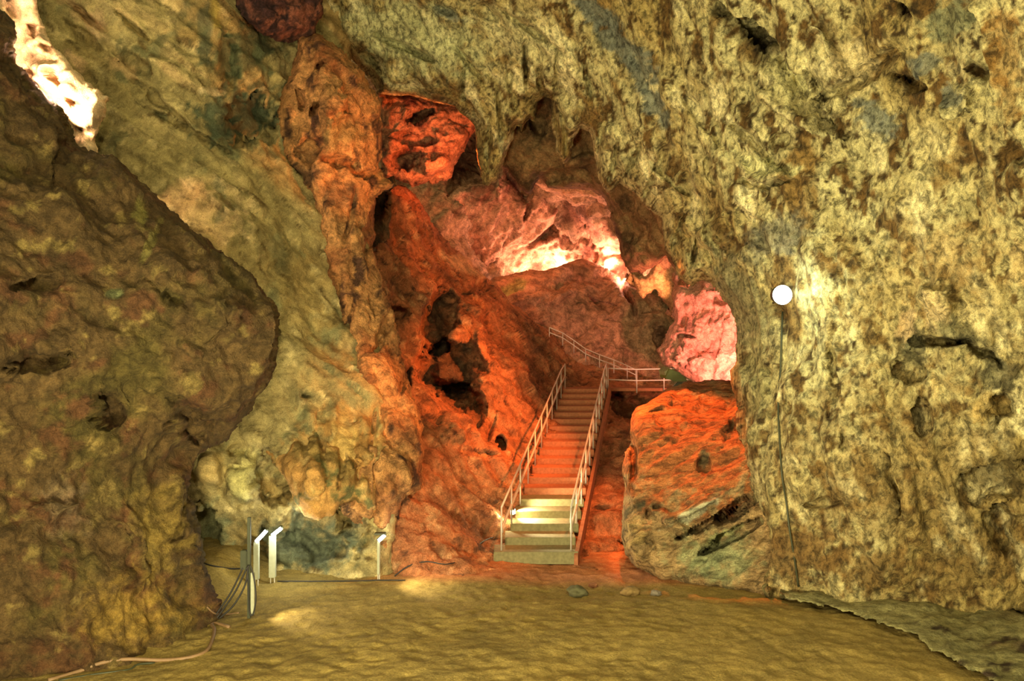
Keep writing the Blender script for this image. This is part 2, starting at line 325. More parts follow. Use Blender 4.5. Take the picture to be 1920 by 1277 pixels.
right, ceil = relief('wall_right', rw, rc, M_right, step=3.4, edge=(46, 1.6), dents=d_r, stains_and_light=s_r, base=PALE, seed=3, jag=3, thick=6,
    lumps=[('fbm', .22, .9, 1.4, 120), ('billow', .5, .55, 2.4, 116), ('ridge', 1.0, .22, 3.0, 104), ('billow', 2.0, .10, 2.4, 98), ('fbm', 5, .06, 1.6, 92), ('fbm', 11, .025, 1.4, 90)],
    tint=[(.30, lin(168, 146, 90), -.15, .2, 1.5, 110), (.8, lin(138, 110, 62), .04, .3, 1.6, 105), (2.2, lin(104, 78, 40), .06, .2, 1.5, 100), (5, lin(78, 60, 32), .12, .24, 1.5, 95), (1.1, lin(226, 212, 160), .08, .28, 2.6, 118)],
    split=('ceiling', lambda a, b: b < 470-(a-1250)*.12+fbm(np.stack([a/90, b/90, a*0], -1), 9, 3)*60))
props(right, kind='structure'); props(ceil, kind='structure')

# olive wall at the left back
lw = [(-500, -160), (660, -160), (660, 90), (640, 300), (700, 500), (720, 700), (745, 900), (735, 1160), (300, 1160), (300, 800), (-500, 600)]
lc = [(-100, -100, 19.5), (100, 100, 19), (300, 0, 20.5), (300, 300, 18.6), (450, 450, 18.2), (520, 150, 23), (560, 300, 22), (620, 480, 20.5), (600, 620, 19.2), (500, 620, 18.4), (680, 700, 18.6), (620, 740, 17.9), (450, 740, 17.4),
      (600, 860, 16.6), (690, 900, 16.5), (430, 860, 16.9), (400, 1060, 17.6), (600, 1090, 17.2), (740, 1090, 16.8), (790, 900, 17.5), (300, 900, 17), (-100, 500, 18.5), (300, 1150, 17), (760, 1150, 16.6), (450, 80, 21.5), (400, 200, 19.8), (520, 0, 24), (600, -100, 25), (620, 80, 24.5)]
olive = relief('wall_left', lw, lc, M_left, step=4, edge=(30, .8), seed=11, jag=4, thick=3, base=lin(170, 152, 102),
    dents=[(470, 230, 60, 60, 0, 1.2, 2.), (430, 120, 26, 60, 0, .6), (600, 1000, 110, 60, 0, .8, 1.5), (600, 1110, 200, 40, 0, -.3, 1), (510, 900, 40, 70, 30, 1.0, 1.6), (650, 960, 30, 44, 0, .8), (440, 845, 16, 16, 0, .5), (380, 990, 40, 60, 0, .8), (480, 1040, 40, 50, 0, .6),
           (590, 890, 40, 60, 0, -.5), (620, 830, 14, 80, -8, -.25, 2), (690, 840, 60, 70, -10, -.5, 1.2), (460, 900, 36, 60, 0, -.5), (400, 880, 26, 44, 20, -.5), (700, 800, 8, 60, -6, .4), (575, 745, 14, 8, 0, .4),
           (300, 190, 90, 8, -42, .4, 3), (350, 240, 120, 7, -30, .4, 3), (250, 110, 40, 14, -40, .4), (150, 60, 50, 12, -35, .5), (160, 30, 60, 10, -40, .5), (250, 50, 60, 8, -40, .5), (205, 95, 30, 10, -40, -.3), (600, 790, 14, 20, 0, .3)],
    lumps=[('fbm', .25, .7, 1.6, -40), ('strata', 1.5, .2, 4, -34), ('billow', .8, .22, 1.8, -50), ('ridge', 2.2, .11, 1.8, -38), ('billow', 4, .04, 1.5, -40), ('fbm', 5, .05, 1, 90)],
    tint=[(.5, lin(158, 134, 84), -.05, .25, 1.6, -45), (1.2, lin(128, 122, 84), .1, .3, 2, 80), (2.2, lin(205, 184, 130), .1, .3, 1.5, -40), (3, lin(110, 92, 56), .14, .3, 2, -40)],
    stains_and_light=[(450, 215, 100, 75, 0, lin(80, 88, 66), .95, 2.2), (450, 100, 90, 60, 10, lin(88, 94, 66), .9, 2), (385, 60, 18, 70, 0, lin(92, 96, 72), .8, 2), (180, 45, 20, 30, 30, lin(220, 185, 140), .7, 2), (140, 110, 24, 14, -30, lin(225, 185, 140), .7, 2), (400, 30, 10, 50, 6, lin(180, 160, 80), .7, 2), (395, 170, 36, 7, -6, lin(205, 185, 140), .9, 3), (490, 172, 26, 4, 0, lin(190, 175, 130), .8, 3),
            (480, 262, 30, 5, -8, lin(200, 180, 130), .8, 3), (640, 860, 120, 110, 0, lin(186, 134, 72), .8, 1.5), (560, 560, 60, 110, 0, lin(165, 142, 88), .6, 1.3), (500, 590, 20, 80, 0, lin(176, 172, 126), .7, 1.6), (520, 470, 22, 60, 10, lin(130, 130, 96), .6, 1.6), (220, 110, 40, 20, -35, lin(205, 170, 120), .8, 2),
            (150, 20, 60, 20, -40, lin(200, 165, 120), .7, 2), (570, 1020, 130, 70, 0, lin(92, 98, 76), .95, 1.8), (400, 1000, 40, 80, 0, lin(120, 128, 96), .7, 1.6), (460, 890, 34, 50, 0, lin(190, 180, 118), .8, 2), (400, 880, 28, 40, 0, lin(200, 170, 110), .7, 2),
            (640, 830, 24, 80, -6, lin(200, 168, 100), .7, 2), (760, 860, 26, 60, -15, lin(205, 160, 96), .7, 2), (590, 870, 50, 60, 0, lin(170, 140, 76), .5, 1.5), (580, 745, 26, 14, 0, lin(80, 74, 50), .6, 2), (740, 830, 16, 40, 0, lin(96, 84, 60), .6, 2)])
props(olive, kind='structure')

lobe = relief('rock_lobe', [(470, 780), (520, 752), (560, 744), (640, 738), (690, 756), (712, 860), (708, 955), (690, 962), (664, 938), (642, 944), (624, 966), (598, 976), (572, 968), (550, 936), (532, 892), (500, 850)],
    [(500, 800, 17.9), (600, 750, 18.6), (600, 880, 15.7), (600, 965, 15.8), (700, 940, 16.2), (690, 770, 18.6), (540, 900, 16.1)], M_left, step=3, edge=(26, .7), seed=15, jag=4, thick=1.0, base=lin(190, 142, 82),
    dents=[(640, 850, 7, 90, -4, .35, 2), (606, 840, 7, 70, 4, .3, 2), (675, 860, 6, 80, -6, .3, 2), (632, 800, 14, 8, 0, .2), (632, 830, 14, 8, 0, .2), (570, 830, 10, 60, 10, .2), (590, 900, 24, 50, 0, -.25), (655, 880, 12, 50, 0, -.2)],
    lumps=[('fbm', .8, .25, 1.6, 92), ('billow', 1.4, .22, 2.6, 92), ('ridge', 2.4, .1, 2, 85), ('fbm', 5, .05, 1.4, 90)], tint=[(1, lin(150, 122, 70), 0, .25, 1.8, 90), (1.8, lin(205, 170, 110), .1, .3, 2, 90), (1.4, lin(110, 104, 64), .1, .25, 1, 0)])
props(lobe, 'scalloped tan-orange rock lobe overhanging the dark green alcove behind the bollard lamps', 'rock')
# lit ledge in the crevice behind the dark outcrop
ledge = relief('rock_ledge', [(-60, -60), (66, -60), (74, 30), (84, 62), (120, 108), (160, 150), (200, 182), (196, 232), (184, 268), (190, 330), (150, 330), (90, 240), (30, 150), (-60, 60)],
    [(0, 0, 17.2), (60, 0, 17.1), (100, 150, 17.0), (190, 190, 16.9), (170, 300, 16.8), (-50, -50, 17.4), (60, 200, 17.1)], M_left, step=3, edge=(16, .4), seed=21, jag=5, thick=.6, base=lin(220, 190, 150), dents=[(60, 60, 12, 26, 40, .6), (112, 150, 10, 30, 30, .5), (60, 150, 30, 16, -40, .7), (150, 200, 26, 10, -30, .4), (90, 90, 20, 9, -30, .4), (30, 20, 14, 20, 0, .4), (165, 250, 16, 10, 0, .4)],
    lumps=[('cell', 1.6, .6, 1.4, -50), ('cell', 4, .2, 1.2, -50), ('fbm', 8, .05, 1, 90)])
props(ledge, 'jagged strip of pink-white glowing rock in the crevice above the dark outcrop', 'rock')

# dark outcrop in the left foreground
lr = [(-520, -60), (-40, -10), (0, 20), (25, 42), (28, 118), (48, 137), (66, 166), (98, 188), (126, 212), (132, 238), (150, 278), (200, 296), (240, 316), (281, 356), (361, 431), (426, 481), (481, 521), (512, 570),
      (523, 600), (528, 645), (516, 682), (494, 735), (462, 778), (430, 822), (400, 838), (372, 855), (346, 892), (358, 940), (372, 1000), (378, 1060), (390, 1120), (402, 1172), (398, 1240), (300, 1330), (-520, 1500)]
lrc = [(0, 60, 13.6), (100, 230, 14.2), (250, 350, 14.2), (450, 520, 14), (515, 620, 13.9), (430, 800, 13.7), (360, 880, 14.2), (385, 1100, 13.9), (398, 1172, 13.7), (340, 1212, 12.9), (240, 1242, 12.1), (100, 1270, 11.5), (-100, 1300, 10.9),
       (-150, 1400, 10.6), (300, 1290, 12.2), (0, 900, 11.6), (200, 900, 12.7), (300, 1000, 13), (200, 650, 12.2), (0, 600, 11.2), (350, 650, 12.6), (-150, 200, 12.5), (-150, 700, 10.6), (250, 480, 13), (100, 400, 12.6), (-500, 100, 11.5), (-500, 700, 9.8), (-500, 1450, 9.5)]
outcrop = relief('rock_outcrop', lr, lrc, M_leftrock, step=3.6, edge=(70, 1.5), seed=31, jag=6, thick=3, base=lin(88, 68, 40),
    dents=[(190, 770, 36, 40, 0, .6), (60, 680, 90, 20, 5, .5), (350, 800, 44, 60, 30, .5), (330, 560, 40, 16, -30, .4), (100, 960, 50, 30, 0, -.3), (430, 600, 60, 60, 0, -.5, 1), (120, 300, 30, 60, -30, .4), (240, 1050, 20, 80, 15, .3), (60, 520, 60, 16, 20, .4), (330, 960, 12, 90, -10, .3)],
    lumps=[('fbm', .35, .9, 1.3, -40), ('billow', .8, .45, 1.5, -40), ('cell', 1.4, .16, 1.3, -50), ('billow', 2.4, .14, 1.6, 110), ('fbm', 5, .06, 1, 90)],
    tint=[(.6, lin(84, 72, 36), -.05, .25, 1.4, -40), (1.5, lin(92, 62, 38), .05, .25, 1.2, 0), (2.5, lin(128, 108, 62), .15, .34, 1.2, 30)],
    stains_and_light=[(260, 400, 16, 26, 0, lin(160, 150, 80), .7, 2), (280, 460, 14, 50, -20, lin(140, 130, 70), .6, 2), (120, 950, 60, 70, 0, lin(130, 110, 84), .5, 1.4), (250, 1150, 140, 90, 0, lin(140, 112, 50), .8, 1.2), (300, 1000, 60, 120, 0, lin(132, 110, 52), .7, 1.3), (210, 540, 18, 14, 0, lin(110, 120, 80), .6, 2)])
props(outcrop, 'big dark brown knobbly rock overhanging the sand on the left, cable at its foot', 'rock')

# pillar slanting from roof to sand; base colour carries orange lamp light
pil = [(556, 60), (600, 66), (640, 92), (680, 130), (705, 172), (712, 200), (715, 262), (720, 330), (745, 345), (700, 370), (700, 470), (740, 600), (760, 700), (790, 780), (792, 860), (790, 918), (760, 925), (752, 960), (742, 1060), (740, 1150), (700, 1150), (704, 1060), (690, 990),
       (640, 960), (655, 850), (690, 780), (664, 690), (640, 600), (618, 520), (604, 440), (585, 380), (545, 320), (524, 280), (520, 200), (532, 172), (552, 130)]
pc = [(560, 80, 22), (640, 120, 21.6), (700, 250, 21.8), (540, 240, 21.4), (620, 240, 20.6), (700, 340, 21.6), (600, 400, 20.4), (680, 480, 20.3), (640, 560, 19.4), (720, 640, 19.4), (680, 700, 18.4), (760, 800, 17.8), (700, 860, 17.0), (780, 900, 17), (730, 1000, 17.0), (720, 1100, 17.2), (650, 940, 16.4)]
pillar = relief('rock_pillar', pil, pc, M_orange, step=3.4, edge=(34, 1.2), seed=41, jag=5, thick=2.5, base=lin(205, 148, 92),
    dents=[(585, 197, 16, 9, 40, 1.0, 3), (555, 180, 8, 22, 0, .6), (600, 118, 12, 8, 0, .6), (700, 420, 14, 60, -10, 1.6, 2), (690, 320, 30, 10, 0, .5), (570, 280, 30, 26, -40, .6), (640, 300, 50, 12, -10, .4), (625, 190, 40, 60, 0, -.6, 1.2), (720, 620, 12, 50, -20, .7), (755, 720, 8, 40, -15, .6), (705, 900, 5, 90, -4, .4), (735, 980, 14, 22, 0, .5), (718, 1000, 16, 14, 0, .5),
           (655, 420, 8, 70, -12, .4), (655, 600, 6, 60, -14, .4)],
    lumps=[('fbm', .4, .6, 1.6, 105), ('billow', .9, .4, 1.8, 105), ('ridge', 1.8, .14, 1.8, 100), ('cell', 2.8, .08, 1.3, 100), ('fbm', 6, .05, 1, 90)],
    tint=[(.8, lin(160, 104, 62), 0, .25, 1.8, 105), (2, lin(90, 60, 44), .1, .28, 1.6, 100)],
    stains_and_light=[(560, 330, 40, 60, -35, lin(80, 62, 50), .7, 1.5), (640, 360, 70, 40, -20, lin(90, 66, 50), .6, 1.4), (640, 250, 60, 40, 0, lin(165, 140, 85), .6, 1.5)])
props(pillar, 'tall orange-lit rock rib slanting down from the roof to the sand, left of the stairs', 'rock')

# hanging dark red rock at the top
hang = relief('hanging_rock', [(424, -160), (610, -160), (600, 30), (590, 66), (560, 74), (520, 76), (488, 64), (462, 44), (444, 16)], [(440, 0, 21), (590, 0, 22), (520, 70, 21.6), (500, -100, 20)],
    M_orange, step=3.5, edge=(34, 1.0), seed=47, jag=5, thick=2, base=lin(140, 88, 70), lumps=[('billow', .8, .6, 1, 0), ('cell', 2., .35, 1, 0), ('fbm', 4, .16, 1, 0)], tint=[(1.2, lin(70, 46, 46), -.1, .15, 1, 0), (3, lin(50, 34, 36), .05, .2, 1, 0)])
props(hang, 'dark red-purple knobbly rock hanging from the roof at the top edge', 'rock')

# chamber behind: far wall, upper rocks, dome, pink mass
back = relief('wall_back', [(480, -100), (1500, -100), (1500, 900), (480, 900)], [(500, 0, 46), (1500, 0, 42), (1500, 900, 42), (500, 900, 44), (960, 420, 46), (1100, 470, 44), (850, 400, 40), (780, 600, 38), (1200, 450, 40), (1000, 300, 40), (1150, 320, 34), (850, 300, 44)],
    M_back, step=5, edge=(20, .5), seed=51, jag=2, thick=1, base=lin(180, 150, 120),
    dents=[(860, 300, 60, 70, 0, 6, 1.2), (1010, 240, 14, 40, 0, 3), (1195, 440, 40, 60, 0, -1.5, 1)],
    lumps=[('fbm', .12, 2.4, 1.5, 50), ('ridge', .3, 1.4, 2, 40), ('billow', .8, .55, 2, 40), ('fbm', 2.2, .2, 1, 0)], tint=[(.5, lin(120, 90, 70), .0, .25, 2, 40)])
props(back, kind='structure')
upper = relief('jutting_rock', [(702, 172), (730, 168), (800, 172), (850, 192), (890, 194), (902, 225), (896, 242), (884, 252), (872, 282), (858, 302), (842, 330), (812, 345), (770, 348), (718, 336), (712, 262)],
    [(710, 180, 28), (890, 215, 29), (800, 200, 28.5), (800, 250, 28), (740, 320, 28), (820, 320, 28.6)], M_orange, step=2.6, edge=(22, 1.4), seed=55, jag=6, thick=3, base=lin(190, 135, 100),
    dents=[(790, 216, 34, 13, 28, 1.6, 3), (770, 262, 50, 16, 0, .9, 2), (760, 300, 40, 30, 0, 1.2, 1.4), (845, 262, 44, 24, 10, -.5), (820, 306, 40, 22, 15, -.9, 1.6)],
    lumps=[('billow', .9, .5, 1.3, 20), ('cell', 2.4, .22, 1.2, 20), ('fbm', 5, .1, 1, 0)], tint=[(1, lin(120, 70, 55), .05, .25, 1, 0)])
props(upper, 'orange lit rock jutting out above a dark hollow, under the pale ceiling', 'rock')
arch = relief('rock_arch', [(800, 380), (860, 350), (905, 345), (944, 316), (960, 345), (985, 372), (1010, 340), (1025, 360), (1060, 362), (1100, 352), (1126, 362), (1140, 392), (1156, 430), (1160, 470), (1178, 512), (1176, 560), (1100, 560), (920, 560), (860, 500), (826, 460), (806, 420)],
    [(820, 400, 41.5), (940, 330, 42), (940, 520, 44.5), (1000, 400, 42.5), (1060, 450, 43.2), (1100, 380, 42), (1160, 500, 41.5), (1100, 520, 44.5), (880, 480, 43)], M_back, step=3, edge=(20, 1.6), seed=58, jag=5, thick=3, base=lin(205, 160, 130),
    dents=[(1050, 425, 60, 12, 35, .9, 2), (1020, 440, 44, 8, 40, .8, 2), (990, 395, 30, 8, 60, .8), (935, 350, 5, 30, 0, -1.2, 2), (1085, 375, 40, 14, -5, -.8)],
    lumps=[('fbm', .25, 1.2, 2, 45), ('ridge', .6, .7, 2.2, 48), ('billow', 1.5, .35, 1.6, 45), ('cell', 2.2, .2, 1.2, 45)], tint=[(.6, lin(140, 95, 75), .05, .25, 2, 45)])
props(arch, 'red rock vault with a glowing pink-white lower rim behind the rounded dome', 'rock')
shelf = relief('roof_shelf', [(930, 120), (1130, 120), (1300, 420), (1290, 540), (1262, 500), (1248, 478), (1225, 498), (1205, 516), (1184, 510), (1168, 480), (1156, 440), (1144, 396), (1128, 366), (1095, 352), (1062, 356), (1026, 352), (1012, 334), (994, 366), (972, 350), (950, 318), (930, 300)],
    [(940, 200, 27), (1050, 200, 26.5), (1000, 350, 29), (1100, 350, 28.5), (1200, 500, 28), (1280, 480, 24.5), (1250, 350, 24), (1130, 250, 26), (1180, 400, 27)], M_back, step=3, edge=(22, 1.4), seed=68, jag=5, thick=2, base=lin(150, 118, 78),
    dents=[(1012, 235, 20, 30, 0, 1.2), (1040, 330, 50, 16, 10, .6), (1095, 300, 40, 14, 20, -.5), (1195, 430, 36, 40, 0, .6)],
    lumps=[('fbm', .4, .7, 1.5, 40), ('billow', 1, .3, 1.5, 50), ('ridge', 2, .12, 1.5, 60), ('fbm', 5, .06, 1, 0)], tint=[(.8, lin(96, 74, 48), .0, .25, 1.5, 40)])
props(shelf, 'dim olive-brown rock shelf behind the hanging pale drapes, above the red vault', 'rock')
dome = relief('rock_dome', [(905, 530), (940, 512), (985, 505), (1040, 498), (1075, 484), (1105, 480), (1140, 496), (1165, 518), (1186, 520), (1210, 540), (1240, 560), (1262, 600), (1262, 760), (1000, 760), (900, 640)],
    [(920, 530, 38), (1100, 490, 39.5), (1100, 600, 36.5), (1200, 620, 37), (1250, 700, 36), (1000, 600, 36), (1100, 740, 34.5), (950, 740, 34.5)], M_back, step=3, edge=(26, 1.4), seed=61, jag=3, thick=2, base=lin(175, 130, 100),
    dents=[(1180, 560, 8, 60, 20, .7), (1130, 560, 40, 6, -30, .5), (1230, 640, 20, 40, 0, 1.2), (1050, 550, 60, 20, 10, -.4)],
    lumps=[('fbm', .25, 1.2, 1.6, 60), ('crack', .35, .5, 1.6, 50), ('billow', .9, .3, 1.6, 30), ('fbm', 2.5, .12, 1, 0)], tint=[(.5, lin(120, 90, 66), .0, .25, 1.6, 60)], stains_and_light=[(965, 530, 40, 16, 20, lin(150, 150, 90), .8, 2), (1110, 510, 40, 14, 0, lin(150, 100, 80), .4, 2)])
props(dome, 'rounded brown rock dome behind the ridge path, below the glowing rim', 'rock')
tip = relief('rock_spur', [(1182, 508), (1196, 518), (1212, 516), (1228, 492), (1250, 476), (1258, 470), (1275, 500), (1290, 520), (1290, 560), (1262, 600), (1250, 570), (1228, 545), (1212, 548), (1204, 558), (1196, 548)],
    [(1190, 515, 33), (1255, 480, 32), (1210, 550, 33.5), (1270, 590, 33)], M_back, step=2.4, edge=(10, .6), seed=63, jag=4, thick=1, base=lin(215, 165, 120), lumps=[('cell', 1.6, .3, 1, 0), ('billow', 3, .12, 1, 0)])
props(tip, 'small jagged spur glowing yellow-orange between the dome and the pink rock', 'rock')
pink = relief('pink_rock', [(1262, 500), (1275, 515), (1298, 535), (1314, 520), (1344, 520), (1400, 580), (1420, 640), (1410, 760), (1330, 760), (1300, 718), (1262, 695), (1240, 678), (1232, 660), (1246, 630), (1262, 600), (1262, 560)],
    [(1265, 510, 31), (1340, 540, 28.5), (1390, 620, 27), (1380, 720, 27), (1250, 660, 30), (1300, 720, 29), (1300, 610, 29.6)], M_back, step=2.8, edge=(22, 1.2), seed=66, jag=5, thick=2, base=lin(220, 165, 140),
    dents=[(1290, 631, 22, 5, -10, .8, 3), (1280, 600, 8, 20, 0, .6), (1350, 560, 20, 12, 0, .4), (1290, 670, 40, 30, 0, -.5), (1325, 640, 30, 30, 0, .5)],
    lumps=[('billow', .6, .6, 1.2, 30), ('cell', 1.2, .3, 1.2, 30), ('crack', 1.6, .15, 1, 0), ('fbm', 3, .1, 1, 0)])
props(pink, 'bright pink glowing rock face behind the boulder and below the ceiling edge', 'rock')

# hill with the cave hollow, left of the stairs
hill = [(690, 330), (724, 335), (762, 348), (790, 372), (812, 412), (838, 455), (880, 488), (905, 512), (930, 530), (960, 566), (1000, 600), (1030, 622), (1060, 640), (1100, 664), (1135, 680), (1180, 696), (1215, 706), (1262, 724),
        (1262, 760), (1180, 1130), (680, 1130), (680, 900), (740, 700), (680, 480)]
def Dst(v): return 14130/(v-278)
hc = [(700, 350, 27), (770, 360, 29), (830, 460, 31), (900, 520, 32), (960, 570, 33), (1060, 650, 36), (1160, 695, 35), (1250, 725, 34), (740, 500, 25), (800, 560, 25.5), (900, 600, 28), (1000, 660, 31.5), (1050, 700, 33.6), (760, 760, 21.5), (850, 700, 24.5), (950, 720, 27),
      (1000, 780, 26.5), (1100, 730, 33.5), (1230, 740, 33.5), (1190, 800, 28.5), (1160, 850, 25.8), (1160, 950, 21.8), (1160, 1040, 18.9), (1130, 1110, 16.6), (1040, 900, Dst(900)+.7), (1080, 800, Dst(800)+1.2), (1000, 1000, Dst(1000)+.5), (1000, 1060, 18.0), (960, 1100, 17.0),
      (900, 900, 21.2), (840, 860, 20.4), (860, 960, 19.2), (800, 940, 18.6), (790, 1040, 17.4), (900, 1040, 18.3), (700, 1100, 17.6), (820, 1110, 17.0), (760, 900, 18.3), (900, 1125, 16.4), (720, 650, 22.5)]
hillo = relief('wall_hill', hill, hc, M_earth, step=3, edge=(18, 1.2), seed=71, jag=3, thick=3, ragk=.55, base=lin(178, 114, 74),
    dents=[(824, 606, 40, 74, -12, 2.8, 2.2), (843, 690, 76, 62, 8, 2.4, 2.2), (858, 745, 62, 30, -15, 2.8, 2.2), (838, 702, 30, 26, 0, -1.6, 2), (700, 425, 30, 95, -12, 2.8, 2.2), (895, 780, 14, 30, 10, .8), (943, 826, 10, 16, 15, 1.3, 3), (925, 800, 6, 40, -15, .6), (905, 535, 30, 16, 0, .7), (740, 590, 34, 22, 0, 1.2), (763, 720, 10, 40, -10, 1.2),
           (860, 800, 46, 40, 0, -1.0, 1.3), (900, 570, 50, 34, -20, -.9, 1.4), (905, 650, 14, 50, 10, -.6), (1180, 765, 44, 26, 15, 2.0, 2), (1150, 745, 30, 10, 0, 1.5), (1130, 955, 26, 8, 0, .4), (900, 850, 50, 8, -10, .3), (960, 700, 60, 60, -30, -.8, 1), (1190, 1050, 40, 60, 30, .6)],
    lumps=[('fbm', .3, .8, 1.5, 125), ('billow', .8, .35, 1.3, 125), ('ridge', 1.6, .16, 1.5, 40), ('cell', 3, .09, 1.2, 40), ('fbm', 7, .05, 1, 0)],
    tint=[(.5, lin(140, 95, 64), .0, .25, 1.3, 120), (1.8, lin(200, 150, 105), .12, .3, 1.5, 40), (2.5, lin(100, 66, 46), .12, .28, 1.2, 0)],
    stains_and_light=[(870, 495, 60, 14, -35, lin(225, 180, 135), .8, 2), (840, 690, 60, 60, 0, lin(80, 70, 56), .8, 1.6), (700, 420, 24, 80, -12, lin(84, 78, 60), .7, 1.8), (820, 600, 30, 60, 0, lin(84, 78, 60), .7, 1.8), (1130, 900, 60, 160, 10, lin(200, 130, 90), .6, 1.2), (850, 900, 110, 60, 0, lin(195, 130, 84), .5, 1.2)])
props(hillo, kind='structure')

# boulder right of the stairs
bo = [(1183, 782), (1198, 763), (1225, 747), (1252, 728), (1287, 717), (1330, 716), (1400, 716), (1460, 760), (1480, 1130), (1420, 1130), (1400, 1116), (1340, 1112), (1294, 1104), (1244, 1088), (1206, 1068), (1172, 1040), (1164, 1008), (1166, 977), (1171, 920), (1166, 885), (1172, 850), (1184, 832), (1180, 812)]
bc = [(1200, 790, 19), (1300, 725, 21.5), (1400, 725, 21), (1450, 780, 19), (1300, 820, 18.6), (1400, 860, 17.4), (1200, 900, 17.8), (1220, 960, 17.2), (1300, 940, 16.9), (1400, 900, 16.9), (1190, 1010, 17), (1300, 1040, 16.9), (1400, 1060, 16.4), (1420, 1120, 16.1), (1260, 1080, 16.9), (1180, 850, 18.6)]
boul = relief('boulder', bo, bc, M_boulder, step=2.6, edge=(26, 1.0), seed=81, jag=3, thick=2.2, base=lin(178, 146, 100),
    dents=[(1330, 975, 90, 9, 26, .9, 3), (1375, 955, 60, 16, 30, .9, 2.5), (1370, 1000, 70, 15, 26, 1.0, 2.5), (1320, 868, 16, 20, 0, .5), (1370, 820, 24, 26, 30, .4), (1230, 950, 12, 10, 0, .5), (1186, 870, 10, 50, 0, .8, 2), (1225, 775, 18, 7, 0, .4), (1215, 960, 8, 16, 0, .4), (1260, 980, 60, 14, -35, -.35, 2), (1290, 960, 80, 10, 26, -.3, 3), (1200, 1020, 26, 60, 0, -.3, 1.5)],
    lumps=[('fbm', .4, .5, 2, 36), ('strata', 2.6, .17, 4, 38), ('ridge', 1.8, .16, 4.5, 38), ('billow', 3.2, .09, 3, 38), ('fbm', 6, .06, 1.5, 38)],
    tint=[(1.2, lin(150, 120, 80), .0, .25, 4, 38), (2, lin(96, 86, 60), .14, .3, 2.5, 38)],
    stains_and_light=[(1270, 820, 170, 170, 20, lin(186, 112, 62), .9, 2), (1340, 850, 120, 110, 20, lin(180, 106, 58), .8, 2), (1320, 865, 14, 22, 0, lin(90, 92, 66), .8, 2), (1370, 815, 24, 20, 30, lin(90, 86, 60), .7, 2), (1340, 1040, 110, 60, -10, lin(150, 156, 112), .8, 1.6), (1300, 960, 70, 10, 28, lin(200, 200, 165), .8, 3), (1350, 1000, 50, 10, 28, lin(190, 190, 130), .8, 3), (1190, 1000, 26, 50, 0, lin(190, 160, 100), .7, 2)])  # the broad orange blobs paint lamp light onto the upper part
props(boul, 'huge tilted boulder with diagonal grain, orange on top, at the right of the stairs', 'boulder')

# ---------------------------------------------------------------- sand floor and rubble verge
def heightfield(name, x0, x1, y0, y1, st, zf, m, colf):
    xs = np.arange(x0, x1+st, st); ys = np.arange(y0, y1+st, st); X, Y = np.meshgrid(xs, ys); Z = zf(X, Y)
    V = np.stack([X, Y, Z], -1); C = colf(X, Y, Z); H, W = X.shape; idx = np.arange(H*W).reshape(H, W)
    Q = np.stack([idx[:-1, :-1], idx[:-1, 1:], idx[1:, 1:], idx[1:, :-1]], -1).reshape(-1, 4)
    return link(name, mesh_np(name, V.reshape(-1, 3), Q, C.reshape(-1, 3)), m)
def sandz(X, Y):
    q = np.stack([X, Y, X*0], -1)
    z = fbm(q*.25, 5, 2)*.10+fbm(q*1.1, 6, 3)*.035
    a, b = worley(q*np.array([3.0, 3.0, 1])+fbm(q*2, 3, 2)[..., None]*.5, 5); prints = sstep((.5-a)*2.6)
    z = z-prints*.03*sstep((fbm(q*.5, 8, 2)+.45)*2)+fbm(q*4, 7, 5, .65)*.05
    z = z-.10*sstep((Y-15.0)/1.0)*sstep((X+1)/2)          # crest before the stair hollow
    z = z+.55*sstep((15.9-Y)/2.6*0+(-5.0-X)/1.2)*sstep((Y-14.6)/1.5)   # sand bank behind the lamp post
    return z
def sandc(X, Y, Z):
    q = np.stack([X, Y, X*0], -1); C = np.empty(X.shape+(3,)); C[:] = lin(150, 128, 70)
    m = sstep(fbm(q*.6, 12, 4)*1.6+.3)[..., None]; C = C*(1-m*.45)+np.array(lin(138, 114, 52))*m*.45
    m = sstep((Y-16.2)/1.0)[..., None]*sstep((X+3.5)/2)[..., None]; return C*(1-m)+np.array(lin(180, 118, 76))*m
floor = heightfield('floor', -17, 12, 6.5, 19.5, .045, sandz, M_sand, sandc); props(floor, kind='structure')
rub = relief('floor_verge', [(1440, 1112), (1500, 1108), (1600, 1112), (1760, 1108), (2050, 1130), (2150, 1500), (1960, 1420), (1880, 1300), (1840, 1262), (1740, 1215), (1720, 1190), (1640, 1165), (1560, 1138), (1500, 1124)],
    [(x, y, 4.42*F/(y-HZ)) for x, y in ((1440, 1112), (1600, 1112), (1800, 1110), (2100, 1130), (1560, 1140), (1700, 1175), (1850, 1262), (1960, 1420), (2150, 1500), (2000, 1250), (1750, 1140), (1900, 1180))], M_leftrock, step=4, edge=(12, .1), seed=91, jag=6, thick=.8, base=lin(150, 142, 96),
    lumps=[('fbm', .6, .16, 1.5, 10), ('ridge', 1.2, .14, 1.6, 20), ('billow', 2.4, .09, 1.5, 20), ('fbm', 6, .04, 1, 0)], tint=[(.8, lin(100, 84, 50), .0, .25, 2, 20), (2, lin(64, 48, 36), .14, .3, 2, 20)])
props(rub, kind='structure')

bpy.context.view_layer.update()
from mathutils.bvhtree import BVHTree
def bvh(o): return BVHTree.FromObject(o, bpy.context.evaluated_depsgraph_get())
def on_surface(trees, u, v, off=.03, default=15):
    d = (P(u, v, 1)-Vector((0, 0, EYE))).normalized(); best = None
    for t in trees:
        h = t.ray_cast(Vector((0, 0, EYE)), d)
        if h[0] and (best is None or h[3] < best[3]): best = h
    return best[0]-d*off if best else P(u, v, default)
